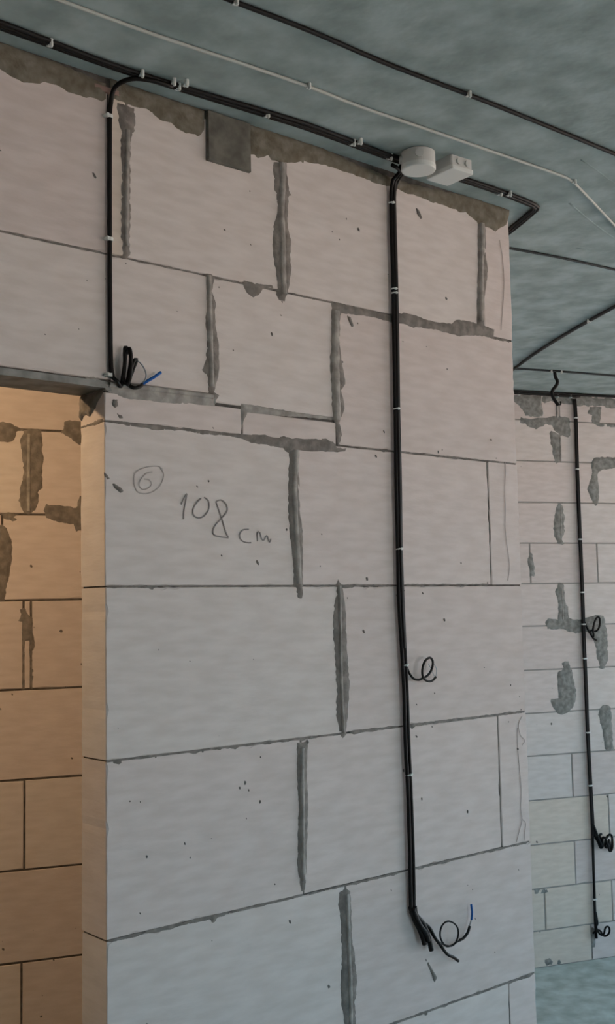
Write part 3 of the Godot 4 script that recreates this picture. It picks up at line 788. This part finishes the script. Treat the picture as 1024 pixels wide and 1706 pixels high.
	ceiling_cable("ceiling_cable", [-0.8, 0.34, 0.96, 0.352, 1.163, 0.359, 1.348, 0.357, 1.556, 0.365, 1.772, 0.370, 2.025, 0.372, 2.151, 0.373, 4.6, 0.40], 0.0042, "black_sheath", [[1.017, 0.353, 1, 0.02], [1.556, 0.365, 1, 0.02]], "black ceiling cable farthest out from the partition, beyond the pale grey cable")
	ceiling_cable("ceiling_cable", [2.19, -0.21, 2.347, -0.184, 2.514, -0.154, 2.751, -0.126, 2.927, -0.109, 4.8, 0.12], 0.0034, "dark_strand", [], "thin dark ceiling cable that starts beside the top end of the partition")
	ceiling_cable("ceiling_cable", [3.64, -1.27, 3.567, -1.169, 3.391, -0.902, 3.22, -0.608, 3.092, -0.366, 2.998, -0.175, 2.75, 0.35], 0.0060, "dark_strand", [[3.17, -0.515, -0.5, 1]], "dark cable slanting across the ceiling towards the far wall, with one white clip")
	ceiling_cable("ceiling_cable", [3.3, -1.29, 3.534, -1.205, 3.586, -1.184, 3.806, -1.103, 4.06, -1.026, 4.263, -0.960, 6.4, -0.19], 0.0042, "dark_strand", [[3.744, -1.126, 1, 0.36], [3.790, -1.109, 1, 0.36]], "thin dark cable on the ceiling parallel to the far wall, just out from it")
	var edge := base("cable_bundle")
	tag(edge, "black cables in the corner between the ceiling and the far wall", "cable")
	var ax := Vector3(cos(deg_to_rad(SKEW)), 0, -sin(deg_to_rad(SKEW)))
	var out := Vector3(sin(deg_to_rad(SKEW)), 0, cos(deg_to_rad(SKEW)))
	for k in 4:
		var a := FAR_AT + ax * -1.6 + out * (0.012 + 0.008 * (k % 2)) + Vector3(0, CEIL - 0.008 - 0.008 * (k / 2), 0)
		var b := FAR_AT + ax * (0.07 if k > 1 else 2.4) + out * (0.012 + 0.008 * (k % 2)) + Vector3(0, CEIL - 0.008 - 0.008 * (k / 2), 0)
		part("sheath", tube([a, a.lerp(b, 0.3) + out * 0.002, a.lerp(b, 0.7), b], 0.005, 0.05), "black_sheath", edge)
	for u in [-0.255, -0.05, 0.02]:
		clip(edge, FAR_AT + ax * u + out * 0.013 + Vector3(0, CEIL - 0.0125, 0), out, -ax, 0.009)
	var hang := base("cable_end")
	tag(hang, "short loose black cable end hanging from the ceiling in front of the far wall", "cable")
	part("sheath", tube([Vector3(3.774, CEIL - 0.003, -1.128), Vector3(3.782, 2.545, -1.131), Vector3(3.787, 2.524, -1.125), Vector3(3.783, 2.507, -1.130), Vector3(3.775, 2.492, -1.140), Vector3(3.772, 2.477, -1.145), Vector3(3.775, 2.456, -1.141), Vector3(3.781, 2.440, -1.134), Vector3(3.787, 2.424, -1.125)], 0.0075, 0.01), "black_sheath", hang)
	part("bare_wire", tube([Vector3(3.784, 2.432, -1.129), Vector3(3.791, 2.425, -1.118), Vector3(3.790, 2.440, -1.116)], 0.003, 0.006, 6), "black_sheath", hang)

	# the drop down the far wall; it keeps the far wall's own axes
	var fd := base("power_cable", FAR_AT, SKEW)
	tag(fd, "black cable running down the far wall with three coiled ends for sockets", "cable")
	for k in 2:
		var lane := on_wall([0.0445, 2.542, 0.047, 2.523, 0.049, 2.444, 0.046, 2.218, 0.046, 1.938, 0.047, 1.689, 0.045, 1.441, 0.046, 1.196, 0.045, 1.033, 0.048, 0.817, 0.052, 0.576, 0.050, 0.391, 0.048, 0.154, 0.051, 0.096], 0.0105)
		for i in lane.size():
			lane[i].x += (k - 0.5) * 0.006
		if k == 1:
			lane = lane.slice(0, 11)
		part("sheath", tube(lane, 0.0062, 0.03), "black_sheath", fd)
	var knots := [
		[0.046, 1.52, 0.060, 1.485, 0.074, 1.455, 0.083, 1.437, 0.078, 1.471, 0.087, 1.512, 0.103, 1.528, 0.113, 1.511, 0.109, 1.476, 0.095, 1.462, 0.080, 1.468, 0.090, 1.436, 0.113, 1.421],
		[0.050, 0.60, 0.060, 0.545, 0.072, 0.518, 0.084, 0.492, 0.090, 0.539, 0.106, 0.508, 0.118, 0.478, 0.129, 0.528, 0.122, 0.550, 0.103, 0.530, 0.106, 0.493, 0.128, 0.498, 0.134, 0.520, 0.144, 0.470],
		[0.050, 0.21, 0.054, 0.159, 0.040, 0.147, 0.061, 0.115, 0.076, 0.149, 0.093, 0.147, 0.096, 0.118, 0.078, 0.106, 0.062, 0.130, 0.030, 0.119],
	]
	for i in knots.size():
		part("coil", tube(on_wall(knots[i], 0.010, 0.035), [0.0046, 0.0055, 0.0044][i], 0.008), "black_sheath", fd)
	part("coil", tube(on_wall([0.052, 0.60, 0.064, 0.56, 0.078, 0.51, 0.088, 0.50, 0.080, 0.545, 0.095, 0.55], 0.012, 0.02), 0.0055, 0.008), "black_sheath", fd)
	for y in [2.452, 2.212, 1.886, 1.642, 1.496, 1.34, 1.006, 0.769, 0.267]:
		var u := 0.045 if y < 2.4 else 0.049
		clip(fd, Vector3(u + 0.003, y, 0.0105), Vector3(0, 0, 1), Vector3(0, 1, 0), 0.008)


func build_boxes() -> void:
	var a := base("junction_box", Vector3(1.6865, CEIL, 0.1085))
	tag(a, "round white plastic junction box on the ceiling above the central cable drop", "junction box")
	var rings := []
	for p in [[0.0, 0.033], [-0.002, 0.0365], [-0.031, 0.0365]]:
		rings.append(circle(p[1], p[0], 40))
	var st := tool()
	loft(st, rings)
	part("body", done(st), "box_plastic", a)
	rings = []
	for p in [[-0.0305, 0.0374], [-0.0385, 0.0374], [-0.0405, 0.0362], [-0.0412, 0.034]]:
		rings.append(circle(p[1], p[0], 40))
	st = tool()
	loft(st, rings)
	part("lid", done(st), "white_plastic", a)
	for k in 3:
		var f := 2.3 + k * 1.5
		var o := tool()
		var c := Vector3(cos(f) * 0.034, -0.016, sin(f) * 0.034)
		var d := Vector3(cos(f), 0, sin(f))
		add_tube(o, [c, c + d * 0.003, c + d * 0.006], 0.009, 0.01, 14)
		part("cable_gland", done(o), "box_plastic", a)
	var b := base("junction_box", Vector3(1.783, CEIL, 0.110), -3.0)
	tag(b, "square white junction box on the ceiling, beside the round one", "junction box")
	part("body", slab(0.0315, 0.039, 0.0, -0.024, 0.004), "box_plastic", b)
	part("lid", slab(0.0335, 0.041, -0.0235, -0.0325, 0.0045), "white_plastic", b)
	for s in [[-0.3, 1], [0.45, 1]]:
		var o := tool()
		var c := Vector3(s[0] * 0.034, -0.012, 0.0375)
		add_tube(o, [c, c + Vector3(0, 0, 0.0025), c + Vector3(0, 0, 0.005)], 0.007, 0.01, 14)
		part("cable_gland", done(o), "box_plastic", b)


func circle(r: float, y: float, n: int) -> Array:   # clockwise seen from above, so that loft closes it from the top down
	var out := []
	for k in n:
		out.append(Vector3(cos(TAU * k / n) * r, y, -sin(TAU * k / n) * r))
	return out


func slab(hx: float, hz: float, y0: float, y1: float, r: float) -> ArrayMesh:   # a box with rounded upright edges and a softened lower edge
	var rings := []
	for e in [[0.0, y0], [0.0, y1 + 0.0016], [0.0012, y1 + 0.0003], [0.0028, y1]]:
		var ring := []
		for c in [[1, -1, 0.0], [-1, -1, 0.5], [-1, 1, 1.0], [1, 1, 1.5]]:
			for k in 5:
				var f: float = PI * (c[2] + k / 8.0)
				ring.append(Vector3(c[0] * (hx - r) + cos(f) * (r - e[0]), e[1], c[1] * (hz - r) - sin(f) * (r - e[0])))
		rings.append(ring)
	var st := tool()
	loft(st, rings)
	return done(st)


func build_lamp() -> void:
	var o := base("pendant_lamp", Vector3(0.45, 2.33, -0.62))
	tag(o, "bare bulb on a short cord under the ceiling of the room behind the doorway", "lamp")
	part("cord", tube([Vector3(0, CEIL - o.position.y, 0), Vector3(0.002, 0.16, 0), Vector3(0, 0.07, 0)], 0.003, 0.02), "black_sheath", o)
	var rings := []
	for p in [[0.075, 0.010], [0.07, 0.017], [0.03, 0.018], [0.026, 0.014]]:
		rings.append(circle(p[1], p[0], 18))
	var st := tool()
	loft(st, rings)
	part("socket", done(st), "black_sheath", o)
	rings = []
	for k in 11:
		var f := PI * (0.12 + 0.88 * k / 10.0)
		rings.append(circle(maxf(sin(f) * 0.03, 0.0004), cos(f) * 0.034, 18))
	st = tool(true)
	loft(st, rings)
	part("bulb", done(st), "bulb_glow", o)
	var l := OmniLight3D.new()
	l.name = "bulb_light"
	l.light_color = Color(1.0, 0.83, 0.63)
	l.light_energy = 0.95
	l.light_size = 0.03
	l.omni_range = 8.0
	l.omni_attenuation = 2.0
	l.shadow_enabled = true
	o.add_child(l)


func _ready() -> void:
	rng.seed = 20240
	wobble.seed = 7
	wobble.frequency = 0.06
	var cam := Camera3D.new()
	cam.name = "camera"
	cam.position = Vector3(0, 1.6, 1.7157)
	cam.rotation_degrees = Vector3(4.8792, -40.1565, -1.1039)
	cam.fov = 49.51
	cam.near = 0.05
	add_child(cam)
	var env := Environment.new()
	env.background_mode = Environment.BG_SKY
	var sky := Sky.new()
	var sm := ProceduralSkyMaterial.new()
	sm.sky_top_color = Color(0.58, 0.76, 0.90)
	sm.sky_horizon_color = Color(0.74, 0.86, 0.92)
	sm.ground_bottom_color = Color(0.68, 0.62, 0.58)
	sm.ground_horizon_color = Color(0.77, 0.74, 0.71)
	sm.sky_energy_multiplier = 2.9
	sm.ground_energy_multiplier = 4.2
	sky.sky_material = sm
	env.sky = sky
	env.tonemap_mode = Environment.TONE_MAPPER_LINEAR
	env.tonemap_exposure = 0.635
	env.sdfgi_enabled = true
	env.ssao_enabled = true
	env.ssil_enabled = true
	var we := WorldEnvironment.new()
	we.name = "world"
	we.environment = env
	add_child(we)

	make_materials()
	build_shell()
	build_main_wall()
	build_return_wall()
	build_far_walls()
	build_cables()
	build_boxes()
	build_lamp()
